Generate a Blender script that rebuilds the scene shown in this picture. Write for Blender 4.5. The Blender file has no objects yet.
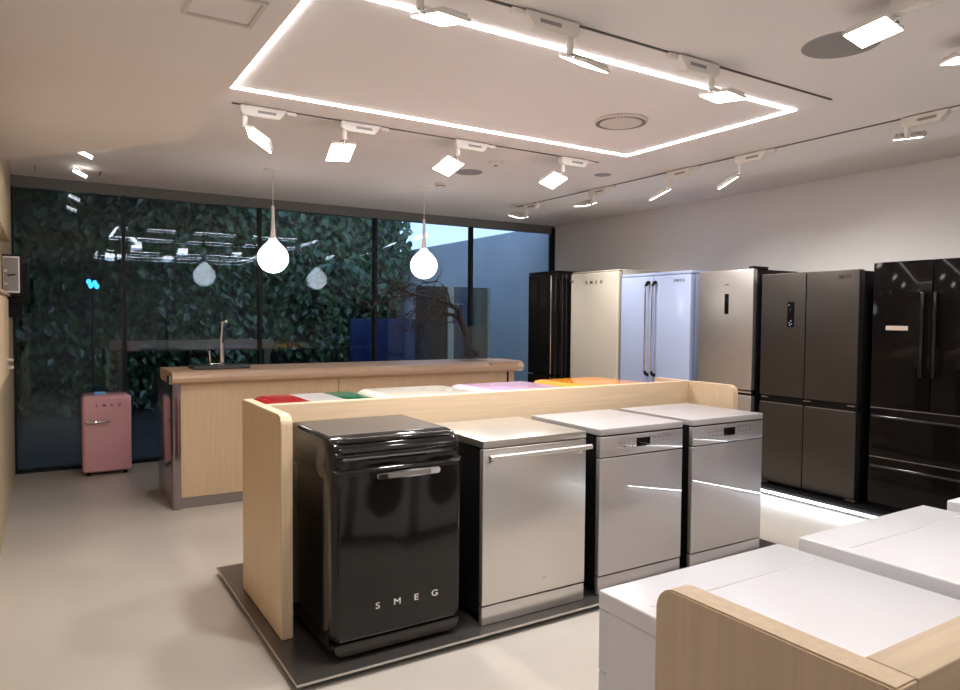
import bpy, bmesh, math, random
from mathutils import Vector, Matrix, Euler
random.seed(7)
PI = math.pi
COL = bpy.context.scene.collection
V = Vector

# ------------------------------------------------------------------ materials
def new_mat(name):
    m = bpy.data.materials.new(name); m.use_nodes = True
    nt = m.node_tree
    return m, nt, nt.nodes['Principled BSDF']

def pm(name, col, rough=.5, metal=0., coat=0., spec=.5, noise=0., nscale=8., bump=0., bscale=60., aniso=0., emit=None, estr=0., stretch=None):
    m, nt, p = new_mat(name)
    p.inputs['Base Color'].default_value = (*col, 1)
    p.inputs['Roughness'].default_value = rough
    p.inputs['Metallic'].default_value = metal
    p.inputs['Specular IOR Level'].default_value = spec
    p.inputs['Coat Weight'].default_value = coat
    p.inputs['Coat Roughness'].default_value = .05
    if aniso: p.inputs['Anisotropic'].default_value = aniso
    if emit:
        p.inputs['Emission Color'].default_value = (*emit, 1)
        p.inputs['Emission Strength'].default_value = estr
    if noise or bump:
        tc = nt.nodes.new('ShaderNodeTexCoord'); mp = nt.nodes.new('ShaderNodeMapping')
        if stretch: mp.inputs['Scale'].default_value = stretch
        nt.links.new(tc.outputs['Object'], mp.inputs['Vector'])
    if noise:
        n = nt.nodes.new('ShaderNodeTexNoise'); n.inputs['Scale'].default_value = nscale
        n.inputs['Detail'].default_value = 4
        nt.links.new(mp.outputs['Vector'], n.inputs['Vector'])
        r = nt.nodes.new('ShaderNodeValToRGB')
        r.color_ramp.elements[0].position = .3; r.color_ramp.elements[1].position = .7
        r.color_ramp.elements[0].color = (*[c * (1 - noise) for c in col], 1)
        r.color_ramp.elements[1].color = (*[min(1, c * (1 + noise)) for c in col], 1)
        nt.links.new(n.outputs['Fac'], r.inputs['Fac']); nt.links.new(r.outputs['Color'], p.inputs['Base Color'])
    if bump:
        n2 = nt.nodes.new('ShaderNodeTexNoise'); n2.inputs['Scale'].default_value = bscale
        nt.links.new(mp.outputs['Vector'], n2.inputs['Vector'])
        b = nt.nodes.new('ShaderNodeBump'); b.inputs['Strength'].default_value = bump; b.inputs['Distance'].default_value = .01
        nt.links.new(n2.outputs['Fac'], b.inputs['Height']); nt.links.new(b.outputs['Normal'], p.inputs['Normal'])
    return m

def emis(name, col, s):
    m = bpy.data.materials.new(name); m.use_nodes = True; nt = m.node_tree
    nt.nodes.remove(nt.nodes['Principled BSDF'])
    e = nt.nodes.new('ShaderNodeEmission'); e.inputs['Color'].default_value = (*col, 1); e.inputs['Strength'].default_value = s
    nt.links.new(e.outputs['Emission'], nt.nodes['Material Output'].inputs['Surface'])
    return m

def glass(name, tint, f0, rough=0.):
    """thin architectural glass: clear or tinted transmission plus a mirror coat that grows at grazing angles"""
    m = bpy.data.materials.new(name); m.use_nodes = True; nt = m.node_tree
    nt.nodes.remove(nt.nodes['Principled BSDF'])
    tr = nt.nodes.new('ShaderNodeBsdfTransparent'); tr.inputs['Color'].default_value = (*tint, 1)
    gl = nt.nodes.new('ShaderNodeBsdfGlossy'); gl.inputs['Roughness'].default_value = rough
    gl.inputs['Color'].default_value = (.86, .93, 1, 1)
    lw = nt.nodes.new('ShaderNodeLayerWeight'); lw.inputs['Blend'].default_value = .5
    pw = nt.nodes.new('ShaderNodeMath'); pw.operation = 'POWER'; pw.inputs[1].default_value = 5
    ml = nt.nodes.new('ShaderNodeMath'); ml.operation = 'MULTIPLY_ADD'; ml.inputs[1].default_value = 1 - f0; ml.inputs[2].default_value = f0
    mx = nt.nodes.new('ShaderNodeMixShader')
    nt.links.new(lw.outputs['Facing'], pw.inputs[0]); nt.links.new(pw.outputs[0], ml.inputs[0]); nt.links.new(ml.outputs[0], mx.inputs['Fac'])
    nt.links.new(tr.outputs[0], mx.inputs[1]); nt.links.new(gl.outputs[0], mx.inputs[2])
    nt.links.new(mx.outputs[0], nt.nodes['Material Output'].inputs['Surface'])
    return m

M = {}
M['plaster'] = pm('ceiling_plaster', (.86, .82, .80), .8, noise=.015, nscale=2)
M['wallpaint'] = pm('wall_paint', (.70, .665, .65), .8, noise=.02, nscale=1.5, bump=.03)
M['floor'] = pm('epoxy_floor', (.51, .465, .41), .30, spec=.45, noise=.05, nscale=1.6, bump=.02, bscale=5)
M['oak'] = pm('oak_veneer', (.64, .485, .32), .42, noise=.07, nscale=3, stretch=(26, 26, .9))
M['oakwall'] = pm('oak_wall_panelling', (.50, .39, .24), .42, noise=.07, nscale=3, stretch=(26, 26, .9))
M['oakx'] = pm('oak_veneer_lengthwise', (.64, .485, .32), .42, noise=.07, nscale=3, stretch=(.9, 26, 26))
M['oaky'] = pm('oak_veneer_crosswise', (.60, .45, .29), .42, noise=.07, nscale=3, stretch=(26, .9, 26))
M['counterwood'] = pm('counter_beech', (.50, .345, .235), .38, noise=.06, nscale=3, stretch=(.8, 20, 20))
M['counterfront'] = pm('counter_veneer', (.56, .41, .26), .42, noise=.07, nscale=3, stretch=(26, 26, .9))
M['platform'] = pm('dark_steel_plate', (.17, .155, .145), .30, metal=.8, noise=.08, nscale=4)
M['platedge'] = pm('plate_edge', (.55, .53, .51), .3, metal=1)
M['blackgloss'] = pm('black_enamel', (.008, .007, .006), .08, spec=.38)
M['blackside'] = pm('black_side', (.008, .008, .010), .35, spec=.25)
M['black'] = pm('matt_black', (.006, .006, .007), .45, spec=.2)
M['blackglass'] = pm('black_glass', (.005, .004, .004), .06, spec=.12)
M['graphite'] = pm('graphite_steel', (.068, .058, .052), .36, metal=.75, noise=.05, nscale=6, stretch=(1, 1, 30), aniso=.3)
M['steel'] = pm('brushed_steel', (.62, .59, .565), .30, metal=.85, coat=.3, noise=.02, nscale=5, stretch=(1, 1, 40), aniso=.4)
M['silver'] = pm('silver_painted_steel', (.43, .40, .41), .42, metal=.65, coat=1, bump=.03, bscale=2.0)
M['silver'].node_tree.nodes['Principled BSDF'].inputs['Coat IOR'].default_value = 1.9
M['silver'].node_tree.nodes['Principled BSDF'].inputs['Coat Roughness'].default_value = .02
M['silvertop'] = pm('silver_grey_worktop', (.34, .315, .315), .35, spec=.4)
M['greysteel'] = pm('grey_steel_fridge', (.55, .51, .48), .33, metal=.85, noise=.03, nscale=5, stretch=(1, 1, 30))
M['kick'] = pm('kick_plate_steel', (.32, .29, .28), .35, metal=.8)
M['mirrorsteel'] = pm('polished_panel', (.33, .29, .30), .14, metal=1)
M['chrome'] = pm('chrome', (.80, .79, .78), .10, metal=1)
M['chromeband'] = pm('brushed_chrome_band', (.42, .40, .40), .32, metal=1)
M['white'] = pm('white_enamel', (.80, .80, .83), .22, spec=.5)
M['whiteplastic'] = pm('white_plastic', (.80, .76, .70), .45)
M['peachpaper'] = pm('pale_sticker', (.42, .33, .28), .7)
M['seam'] = pm('lid_seam_grey', (.62, .61, .62), .4)
M['washside'] = pm('white_washer_panel', (.80, .80, .82), .35)
M['cream'] = pm('cream_enamel', (.60, .55, .46), .16, coat=.4)
M['creamtop'] = pm('cream_white_enamel', (.78, .72, .60), .16, coat=.4)
M['blue'] = pm('pastel_blue_enamel', (.42, .49, .71), .2, coat=.3)
M['pink'] = pm('pink_enamel', (.86, .46, .50), .18, coat=.4)
M['pinklight'] = pm('light_pink_enamel', (.78, .50, .68), .16, coat=.4)
M['orange'] = pm('orange_enamel', (.84, .30, .03), .16, coat=.4)
M['frame'] = pm('window_frame_black', (.012, .012, .013), .4, metal=.5)
M['header'] = pm('grey_header_panel', (.15, .15, .145), .55)
M['greydisc'] = pm('grey_speaker_mesh', (.30, .28, .28), .6, bump=.2, bscale=300)
M['vent'] = pm('vent_paint', (.68, .62, .57), .5)
M['trackblack'] = pm('track_slot', (.10, .085, .08), .5)
M['darkstone'] = pm('dark_sink_composite', (.05, .05, .055), .4)
M['bark'] = pm('dry_branch_bark', (.028, .020, .016), .8, noise=.3, nscale=30, bump=.4)
M['clearglass'] = glass('vase_glass', (.965, .97, .97), .035)
_nt = M['clearglass'].node_tree; _o = _nt.nodes['Material Output']; _s = _o.inputs['Surface'].links[0].from_socket
_d = _nt.nodes.new('ShaderNodeBsdfDiffuse'); _d.inputs['Color'].default_value = (.7, .7, .7, 1); _x = _nt.nodes.new('ShaderNodeMixShader'); _x.inputs['Fac'].default_value = .018
_nt.links.new(_s, _x.inputs[1]); _nt.links.new(_d.outputs[0], _x.inputs[2]); _nt.links.new(_x.outputs[0], _o.inputs['Surface'])
M['window'] = glass('window_glass', (.86, .91, .94), .020)
M['led'] = emis('led_strip', (1, .97, 1.0), 25)
M['spotled'] = emis('spot_led_face', (1, .975, .95), 22)
M['tubelight'] = emis('tube_light', (1, .95, .88), 14)
M['globe'] = emis('globe_light', (1, .97, .95), 7)
M['plinthled'] = emis('plinth_led', (.85, .92, 1), 22)
M['cyan'] = emis('cyan_reflection', (.06, .55, .9), 2.4)
M['screen'] = emis('small_display_dots', (.6, .8, .9), .5)
M['neck'] = pm('pale_glass_neck', (.88, .80, .77), .2)
M['redbrown'] = pm('dark_letters', (.06, .04, .035), .3, metal=.5)
M['blueletters'] = pm('grey_blue_letters', (.10, .11, .16), .3, metal=.5)
M['leaf'] = pm('ivy_leaf', (.048, .100, .034), .22, noise=.75, nscale=5)
M['leafblade'] = pm('strap_leaf', (.09, .18, .12), .4)
M['outwall'] = pm('courtyard_render', (.72, .76, .80), .8, noise=.06, nscale=2)
M['outdark'] = pm('courtyard_dark_wall', (.035, .035, .032), .8, noise=.2, nscale=3)
M['outground'] = pm('courtyard_ground', (.05, .05, .048), .7, noise=.2, nscale=5)
M['bench'] = pm('weathered_timber', (.15, .12, .08), .7, noise=.2, nscale=6, stretch=(1, 20, 20))
M['deepblue'] = pm('deep_blue_board', (.004, .022, .095), .35, noise=.3, nscale=5)
M['cabgrey'] = pm('grey_blue_panel', (.14, .17, .21), .4)
M['cabbeige'] = pm('beige_panel', (.27, .25, .19), .4)
M['trimpale'] = pm('pale_trim', (.70, .66, .62), .4)
M['blueish'] = pm('dim_blue_display', (.02, .05, .10), .2, emit=(.2, .5, .8), estr=.25)
M['kickblack'] = pm('black_kick_enamel', (.022, .018, .015), .2)
M['steeltop'] = pm('steel_top_oak_tint', (.50, .455, .40), .32, metal=.85)  # beige reflection of the oak partition toned into the steel colour
M['lid'] = pm('brown_black_top', (.080, .058, .040), .45, spec=.2)

def flag_mat():
    m, nt, p = new_mat('striped_enamel')
    p.inputs['Roughness'].default_value = .16; p.inputs['Coat Weight'].default_value = .4
    tc = nt.nodes.new('ShaderNodeTexCoord'); sx = nt.nodes.new('ShaderNodeSeparateXYZ')
    mr = nt.nodes.new('ShaderNodeMapRange'); mr.inputs['From Min'].default_value = -.31; mr.inputs['From Max'].default_value = .31
    r = nt.nodes.new('ShaderNodeValToRGB'); r.color_ramp.interpolation = 'CONSTANT'
    e = r.color_ramp.elements
    # local frame is turned round: +x of the appliance is the left of the photograph
    e[0].position = 0; e[0].color = (.02, .20, .10, 1)
    e[1].position = .34; e[1].color = (.80, .78, .76, 1)
    k = e.new(.66); k.color = (.55, .02, .02, 1)
    nt.links.new(tc.outputs['Object'], sx.inputs[0]); nt.links.new(sx.outputs['X'], mr.inputs['Value'])
    nt.links.new(mr.outputs[0], r.inputs['Fac']); nt.links.new(r.outputs['Color'], p.inputs['Base Color'])
    return m
M['flag'] = flag_mat()

# ------------------------------------------------------------------ mesh helpers
def merge(bm, t):
    me = bpy.data.meshes.new('tmp'); t.to_mesh(me); t.free(); bm.from_mesh(me); bpy.data.meshes.remove(me)

def box(bm, x0, x1, y0, y1, z0, z1, bev=0., seg=3, mat=None):
    t = bmesh.new(); bmesh.ops.create_cube(t, size=1)
    for v in t.verts:
        v.co = V(((x0 + x1) / 2 + v.co.x * (x1 - x0), (y0 + y1) / 2 + v.co.y * (y1 - y0), (z0 + z1) / 2 + v.co.z * (z1 - z0)))
    if bev: bmesh.ops.bevel(t, geom=list(t.edges), offset=bev, segments=seg, affect='EDGES', profile=.5)
    if mat is not None: t.transform(mat)
    merge(bm, t)

def prism(bm, pts, axis, a, b, bev=0.):
    """polygon pts (2D) extruded along axis from a to b.  axis 0: pts=(y,z); 1: pts=(x,z); 2: pts=(x,y)"""
    t = bmesh.new()
    def mk(p, c): return V((c, p[0], p[1])) if axis == 0 else (V((p[0], c, p[1])) if axis == 1 else V((p[0], p[1], c)))
    A = [t.verts.new(mk(p, a)) for p in pts]; B = [t.verts.new(mk(p, b)) for p in pts]
    n = len(pts)
    t.faces.new(A); t.faces.new(B[::-1])
    for i in range(n): t.faces.new([A[i], B[i], B[(i + 1) % n], A[(i + 1) % n]])
    bmesh.ops.recalc_face_normals(t, faces=t.faces)
    if bev:
        ed = [e for e in t.edges if len(e.link_faces) == 2 and e.calc_face_angle(0) > .6]
        bmesh.ops.bevel(t, geom=ed, offset=bev, segments=2, affect='EDGES')
    merge(bm, t)

def rrect(x0, x1, z0, z1, r, n=6, corners=(1, 1, 1, 1)):
    """rounded rectangle, corners: bottom-left, bottom-right, top-right, top-left"""
    out = []
    for (cx, cz, a0, k) in ((x0 + r, z0 + r, PI, corners[0]), (x1 - r, z0 + r, 1.5 * PI, corners[1]), (x1 - r, z1 - r, 0, corners[2]), (x0 + r, z1 - r, .5 * PI, corners[3])):
        if k:
            for i in range(n + 1):
                a = a0 + i / n * PI / 2; out.append((cx + r * math.cos(a), cz + r * math.sin(a)))
        else:
            out.append((x0 if a0 in (PI, .5 * PI) else x1, z0 if a0 in (PI, 1.5 * PI) else z1))
    return out

def cyl(bm, p, q, r, r2=None, n=16):
    p, q = V(p), V(q); d = q - p
    t = bmesh.new(); bmesh.ops.create_cone(t, cap_ends=True, segments=n, radius1=r, radius2=r if r2 is None else r2, depth=d.length)
    t.transform(Matrix.Translation((p + q) / 2) @ d.to_track_quat('Z', 'Y').to_matrix().to_4x4())
    merge(bm, t)

def tube(bm, pts, rad, n=8):
    """swept tube through pts; rad number or list"""
    pts = [V(p) for p in pts]; rs = rad if isinstance(rad, (list, tuple)) else [rad] * len(pts)
    t = bmesh.new(); rings = []
    up = V((0, 0, 1))
    for i, p in enumerate(pts):
        d = (pts[min(i + 1, len(pts) - 1)] - pts[max(i - 1, 0)]).normalized()
        u = up.cross(d)
        if u.length < .05: u = V((1, 0, 0)).cross(d)
        u.normalize(); w = d.cross(u)
        rings.append([t.verts.new(p + (u * math.cos(2 * PI * k / n) + w * math.sin(2 * PI * k / n)) * rs[i]) for k in range(n)])
    for a, b in zip(rings, rings[1:]):
        for k in range(n): t.faces.new([a[k], a[(k + 1) % n], b[(k + 1) % n], b[k]])
    t.faces.new(rings[0][::-1]); t.faces.new(rings[-1])
    merge(bm, t)

def lathe(bm, prof, c, n=32):
    t = bmesh.new(); rings = []
    for r, z in prof:
        rings.append([t.verts.new(V((c[0] + r * math.cos(2 * PI * k / n), c[1] + r * math.sin(2 * PI * k / n), c[2] + z))) for k in range(n)])
    for a, b in zip(rings, rings[1:]):
        for k in range(n): t.faces.new([a[k], a[(k + 1) % n], b[(k + 1) % n], b[k]])
    t.faces.new(rings[0][::-1]); t.faces.new(rings[-1])
    bmesh.ops.remove_doubles(t, verts=t.verts, dist=1e-5)
    bmesh.ops.recalc_face_normals(t, faces=t.faces)
    merge(bm, t)

def text(bm, s, size, mat4, depth=.0015, spacing=1., xs=1., bold=0.):
    """raised lettering: text lies in local XY, centred, then goes through mat4"""
    c = bpy.data.curves.new('lettering', 'FONT'); c.body = s; c.size = size; c.extrude = depth; c.space_character = spacing
    c.align_x = 'CENTER'; c.align_y = 'CENTER'; c.offset = bold
    o = bpy.data.objects.new('lettering_tmp', c); COL.objects.link(o)
    dg = bpy.context.evaluated_depsgraph_get(); dg.update()
    me = bpy.data.meshes.new_from_object(o.evaluated_get(dg))
    me.transform(mat4 @ Matrix.Diagonal((xs, 1, 1, 1)))
    bm.from_mesh(me)
    bpy.data.objects.remove(o); bpy.data.curves.remove(c); bpy.data.meshes.remove(me)

FRONT_Y = lambda x, y, z: Matrix.Translation((x, y, z)) @ Euler((PI / 2, 0, 0)).to_matrix().to_4x4()                 # reads from -y
FRONT_X = lambda x, y, z: Matrix.Translation((x, y, z)) @ Euler((PI / 2, 0, -PI / 2)).to_matrix().to_4x4()           # reads from -x

def obj(name, bm, mat, parent=None, smooth=True, label=None):
    me = bpy.data.meshes.new(name)
    bmesh.ops.recalc_face_normals(bm, faces=bm.faces)
    bm.to_mesh(me); bm.free()
    me.materials.append(M[mat] if isinstance(mat, str) else mat)
    if smooth:
        for p in me.polygons: p.use_smooth = True
        try: me.set_sharp_from_angle(angle=math.radians(35))
        except Exception: pass
    o = bpy.data.objects.new(name, me); COL.objects.link(o)
    if parent: o.parent = parent
    if label: o['label'] = label
    return o

def quick(name, mat, parent, *a, bev=0., label=None, seg=3):
    b = bmesh.new(); box(b, *a, bev=bev, seg=seg); return obj(name, b, mat, parent, label=label)

def thing(name, label, cat, loc=(0, 0, 0), rotz=0, group=None):
    o = bpy.data.objects.new(name, None); COL.objects.link(o); o.empty_display_size = .1
    o.location = loc; o.rotation_euler = (0, 0, rotz)
    o['label'] = label; o['category'] = cat
    if group: o['group'] = group
    return o

def tag(o, label, cat, group=None, kind=None):
    o['label'] = label; o['category'] = cat
    if group: o['group'] = group
    if kind: o['kind'] = kind
    return o

def struct(name, bm, mat, smooth=False):
    o = obj(name, bm, mat, smooth=smooth); o['kind'] = 'structure'; return o

def sbox(name, mat, *a, bev=0.):
    b = bmesh.new(); box(b, *a, bev=bev); return struct(name, b, mat)

def dup(root, loc, rotz=None, label=None, group=None):
    r = root.copy(); COL.objects.link(r); r.location = loc
    if rotz is not None: r.rotation_euler = (0, 0, rotz)
    if label: r['label'] = label
    if group: r['group'] = group
    for ch in [o for o in COL.objects if o.parent == root]:
        c = ch.copy(); COL.objects.link(c); c.parent = r
        for g in [o for o in COL.objects if o.parent == ch]:
            d = g.copy(); COL.objects.link(d); d.parent = c
    return r

# ------------------------------------------------------------------ camera
cam = bpy.data.cameras.new('camera'); co = bpy.data.objects.new('camera', cam); COL.objects.link(co)
cam.sensor_fit = 'HORIZONTAL'; cam.sensor_width = 36; cam.lens = 36 * 701.42 / 960; cam.clip_start = .02
Rr = V((.84991764, -.52685835, .00776436)); Ru = V((.01330957, .03619687, .99925604)); Rf = V((.52674744, .849182, -.03777661))
mm = Matrix((Rr, Ru, -Rf)).transposed().to_4x4(); mm.translation = V((0, 0, 1.47))
co.matrix_world = mm
bpy.context.scene.camera = co

# ------------------------------------------------------------------ room
XL, XR, YB, YW, ZC = -.25, 5.98, -3.0, 7.72, 2.745
sbox('floor', 'floor', XL - .15, XR + .15, YB - .15, YW + .1, -.1, 0)
# ceiling, leaving the slot of the luminous rectangle shallow: the strip sits flush in it
sbox('ceiling', 'plaster', XL - .15, XR + .15, YB - .15, YW + .1, ZC, ZC + .12)
b = bmesh.new()
prism(b, [(XL, 5.93), (.75, 4.61), (.75, YB), (XL, YB)], 2, 2.536, ZC)
struct('trim_1', b, 'plaster')
sbox('wall_left', 'oakwall', XL - .15, XL, 2.6, YW + .1, 0, ZC)
sbox('wall_left_2', 'wallpaint', XL - .15, XL, YB, 2.6, 0, ZC)
sbox('wall_right', 'wallpaint', XR, XR + .15, YB, YW + .1, 0, ZC)
sbox('wall_back', 'wallpaint', XL - .15, XR + .15, YB - .15, YB, 0, ZC)
sbox('trim_2', 'header', XL, XR, YW, YW + .08, 2.64, ZC)     # grey band above the glass
sbox('trim_3', 'frame', XL, XR, YW - .02, YW + .08, 0, .025)

# glazing: five panes, each double glazed, with dark frame edges
mx = [XL, .664, 1.982, 3.322, 4.648, 5.952]
wi = 0
for i in range(5):
    x0, x1 = mx[i], mx[i + 1]
    b = bmesh.new()
    if i == 0: box(b, x0, x0 + .02, YW - .01, YW + .06, .025, 2.64)
    if i < 4: box(b, x1 - .017, x1 + .017, YW - .02, YW + .06, .025, 2.64)
    else: box(b, x1 - .02, XR, YW - .02, YW + .06, .025, 2.72)
    fr = obj('window_%d' % (i + 1), b, 'frame', smooth=False); fr['kind'] = 'structure'
    for k, (dy, tilt) in enumerate(((.0, .0), (.028, .0035))):
        g = bmesh.new(); box(g, x0 + .012, x1 - .012, -.003, .003, .02, 2.645)
        o = obj('glass_pane', g, 'window', fr, smooth=False)
        o.matrix_local = Matrix.Translation((0, YW + dy, 0)) @ Matrix.Rotation(-tilt, 4, 'X')

# ------------------------------------------------------------------ courtyard beyond the glass
YF = 12.2
sbox('trim_4', 'outground', XL - 3, XR + 2, YW + .1, YF + 2, -.12, -.02)
sbox('wall_courtyard_right', 'outwall', XR, XR + .2, YW + .1, YF + .6, -.02, 2.77)
sbox('wall_courtyard_far', 'outdark', XL - 3, XR, YF + .6, YF + .8, -.02, 6.5)
sbox('wall_courtyard_left', 'outdark', XL - .55, XL - .35, YW + .1, YF + .6, -.02, 6.5)
sbox('trim_5', 'outdark', XL - .35, 2.6, YW + .1, YF + .55, 3.5, 3.7)          # unseen slab added to shade the left of the courtyard

b = bmesh.new()
def leaf(b, c, nrm, size, roll):
    q = nrm.to_track_quat('Z', 'Y').to_matrix() @ Matrix.Rotation(roll, 3, 'Z')
    shp = [(0, -.5, .0), (.30, -.28, .05), (.34, .05, .06), (0, .6, -.05), (-.34, .05, .06), (-.30, -.28, .05), (0, -.05, -.03)]
    vs = [b.verts.new(c + q @ (V(p) * size)) for p in shp]
    for i in range(6): b.faces.new([vs[6], vs[i], vs[(i + 1) % 6]])
def density(x, z):
    d = .55 + .45 * math.sin(x * 1.7 + 1.2) * math.sin(z * 2.1 + x)
    return d + (.5 if z > 1.7 else 0) 
n = 0
while n < 10500:
    x = random.uniform(XL - .2, XR - .15); z = random.uniform(0, 4.6)
    if random.random() > density(x, z): continue
    nr = V((random.uniform(-.8, .8), -1, random.uniform(-.2, 1.1))).normalized()
    leaf(b, V((x, YF + random.uniform(-.35, .25) - .15 * math.sin(x * 2.3) * math.cos(z * 1.7), z)), nr, random.uniform(.08, .175), PI + random.uniform(-.9, .9)); n += 1
tag(obj('ivy', b, 'leaf', smooth=False), 'dense green ivy leaves covering the courtyard wall beyond the glass', 'ivy', kind='stuff')
# a strap-leaved plant hanging out of the ivy
b = bmesh.new()
for k in range(46):
    a = random.uniform(-1.25, 1.25); L = random.uniform(.45, .95); y0 = random.uniform(-.25, .1)
    w = .018; pr = None
    for j in range(7):
        s = j / 6; px = math.sin(a) * L * s; pz = .28 * s * math.cos(a * .6) - 1.0 * L * s * s * (.6 + .2 * abs(a))
        yy = -.35 * s + y0; ww = w * (1 - s * .85)
        cur = (b.verts.new((px - ww, yy, pz)), b.verts.new((px + ww, yy + .01, pz)))
        if pr: b.faces.new([pr[0], pr[1], cur[1], cur[0]])
        pr = cur
o = tag(obj('strap_leaf_plant', b, 'leafblade', smooth=False), 'pale strap-leaved plant hanging among the ivy behind the right pendant lamp', 'plant')
o.location = (4.25, YF - .45, 2.35)
# timber rail, blue board, dark cabinet, cyan stand-in for a pane reflection
b = bmesh.new(); box(b, .75, 3.0, 10.85, 11.0, .98, 1.12, bev=.01)
for x in (.85, 2.85): box(b, x, x + .09, 10.87, 10.96, -.02, .99)
tag(obj('timber_rail', b, 'bench'), 'weathered timber rail in the courtyard behind the tap', 'rail')
b = bmesh.new(); box(b, 4.3, 5.75, 11.0, 11.05, -.02, 1.45, bev=.004)
tag(obj('blue_board', b, 'deepblue'), 'deep blue board standing in the courtyard left of the dark cabinet', 'board')
t = thing('outdoor_cabinet', 'tall black, grey and beige cabinet standing in the courtyard beyond the glass', 'cabinet', (4.42, 8.55, -.02))
quick('body', 'black', t, 0, 1.05, .03, .30, 0, 1.93, bev=.005)
quick('door', 'black', t, .005, .345, 0, .029, .02, 1.92, bev=.003)
quick('trim', 'trimpale', t, .35, .385, -.02, .029, 0, 1.935); quick('trim', 'trimpale', t, .40, .44, -.01, .029, 0, 1.935)
d = quick('door', 'cabgrey', t, .445, .80, 0, .029, .02, 1.92, bev=.003, label='grey blue door')
quick('door', 'cabbeige', t, .805, 1.0, 0, .029, .02, 1.92, bev=.003, label='beige narrow door')
quick('trim', 'trimpale', t, 1.005, 1.045, -.02, .029, 0, 1.935)
for x in (.50, .57):
    b = bmesh.new(); tube(b, [(x - .02, 0, 1.70), (x, -.05, 1.68), (x, -.05, .65), (x, 0, .60)], .011); obj('handle', b, 'chrome', d)
t = thing('pane_reflection', 'small cyan glow added outside, standing in for a reflection in the far left pane', 'reflection', (.59, 11.6, 1.93))  # glowing marks added outside in place of a reflection in the glass
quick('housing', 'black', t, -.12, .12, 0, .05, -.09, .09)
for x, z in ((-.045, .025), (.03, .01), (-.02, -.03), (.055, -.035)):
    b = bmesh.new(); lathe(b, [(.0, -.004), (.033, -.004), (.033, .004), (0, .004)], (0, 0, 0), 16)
    b.transform(Matrix.Translation((x, -.006, z)) @ Matrix.Rotation(PI / 2, 4, 'X') @ Matrix.Diagonal((1, 1.25, 1, 1))); obj('reflection_mark', b, 'cyan', t)
b = bmesh.new(); cyl(b, (0, .025, -1.95), (0, .025, -.08), .02); obj('post', b, 'black', t)

# ------------------------------------------------------------------ luminous rectangle and tracks on the ceiling
LX0, LX1, LY0, LY1, w = .90, 3.86, 2.655, 4.08, .026
b = bmesh.new()
for a in ((LX0 - w / 2, LX1 + w / 2, LY0 - w / 2, LY0 + w / 2), (LX0 - w / 2, LX1 + w / 2, LY1 - w / 2, LY1 + w / 2), (LX0 - w / 2, LX0 + w / 2, LY0 + w / 2, LY1 - w / 2), (LX1 - w / 2, LX1 + w / 2, LY0 + w / 2, LY1 - w / 2)):
    box(b, *a, ZC - .006, ZC - .0015)
tag(obj('led_strip_light', b, 'led', smooth=False), 'glowing white LED line forming a rectangle in the ceiling', 'ceiling light')

b = bmesh.new()
for a in ((.885, 3.875, -1.465, -1.435), (.885, 3.875, -.065, -.035), (.885, .915, -1.435, -.065), (3.845, 3.875, -1.435, -.065)): box(b, *a, ZC - .006, ZC - .0003)
tag(obj('led_strip_light', b, 'led', smooth=False), 'added LED rectangle, unseen in the ceiling behind the viewer, as fill light for the foreground', 'ceiling light')  # added fill light, an unseen rectangle that brightens the foreground

def track(label, x0, y0, x1, y1):
    b = bmesh.new(); box(b, min(x0, x1) - .006, max(x0, x1) + .006, min(y0, y1) - .006, max(y0, y1) + .006, ZC - .006, ZC + .001)
    tag(obj('lighting_track', b, 'trackblack', smooth=False), label, 'lighting track')
track('thin dark lighting track with four lit spotlights, behind the far side of the LED rectangle', .97, 4.38, 3.83, 4.38)
track('thin dark lighting track running in front of the near side of the LED rectangle', .95, 2.41, 3.85, 2.41)
track('long thin dark lighting track in front of the right-hand fridges', 4.59, -1.0, 4.59, 6.62)
track('short lighting track at the top right edge of the photo, by the grey speaker disc', 2.6, .9, 4.6, .9)

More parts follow.
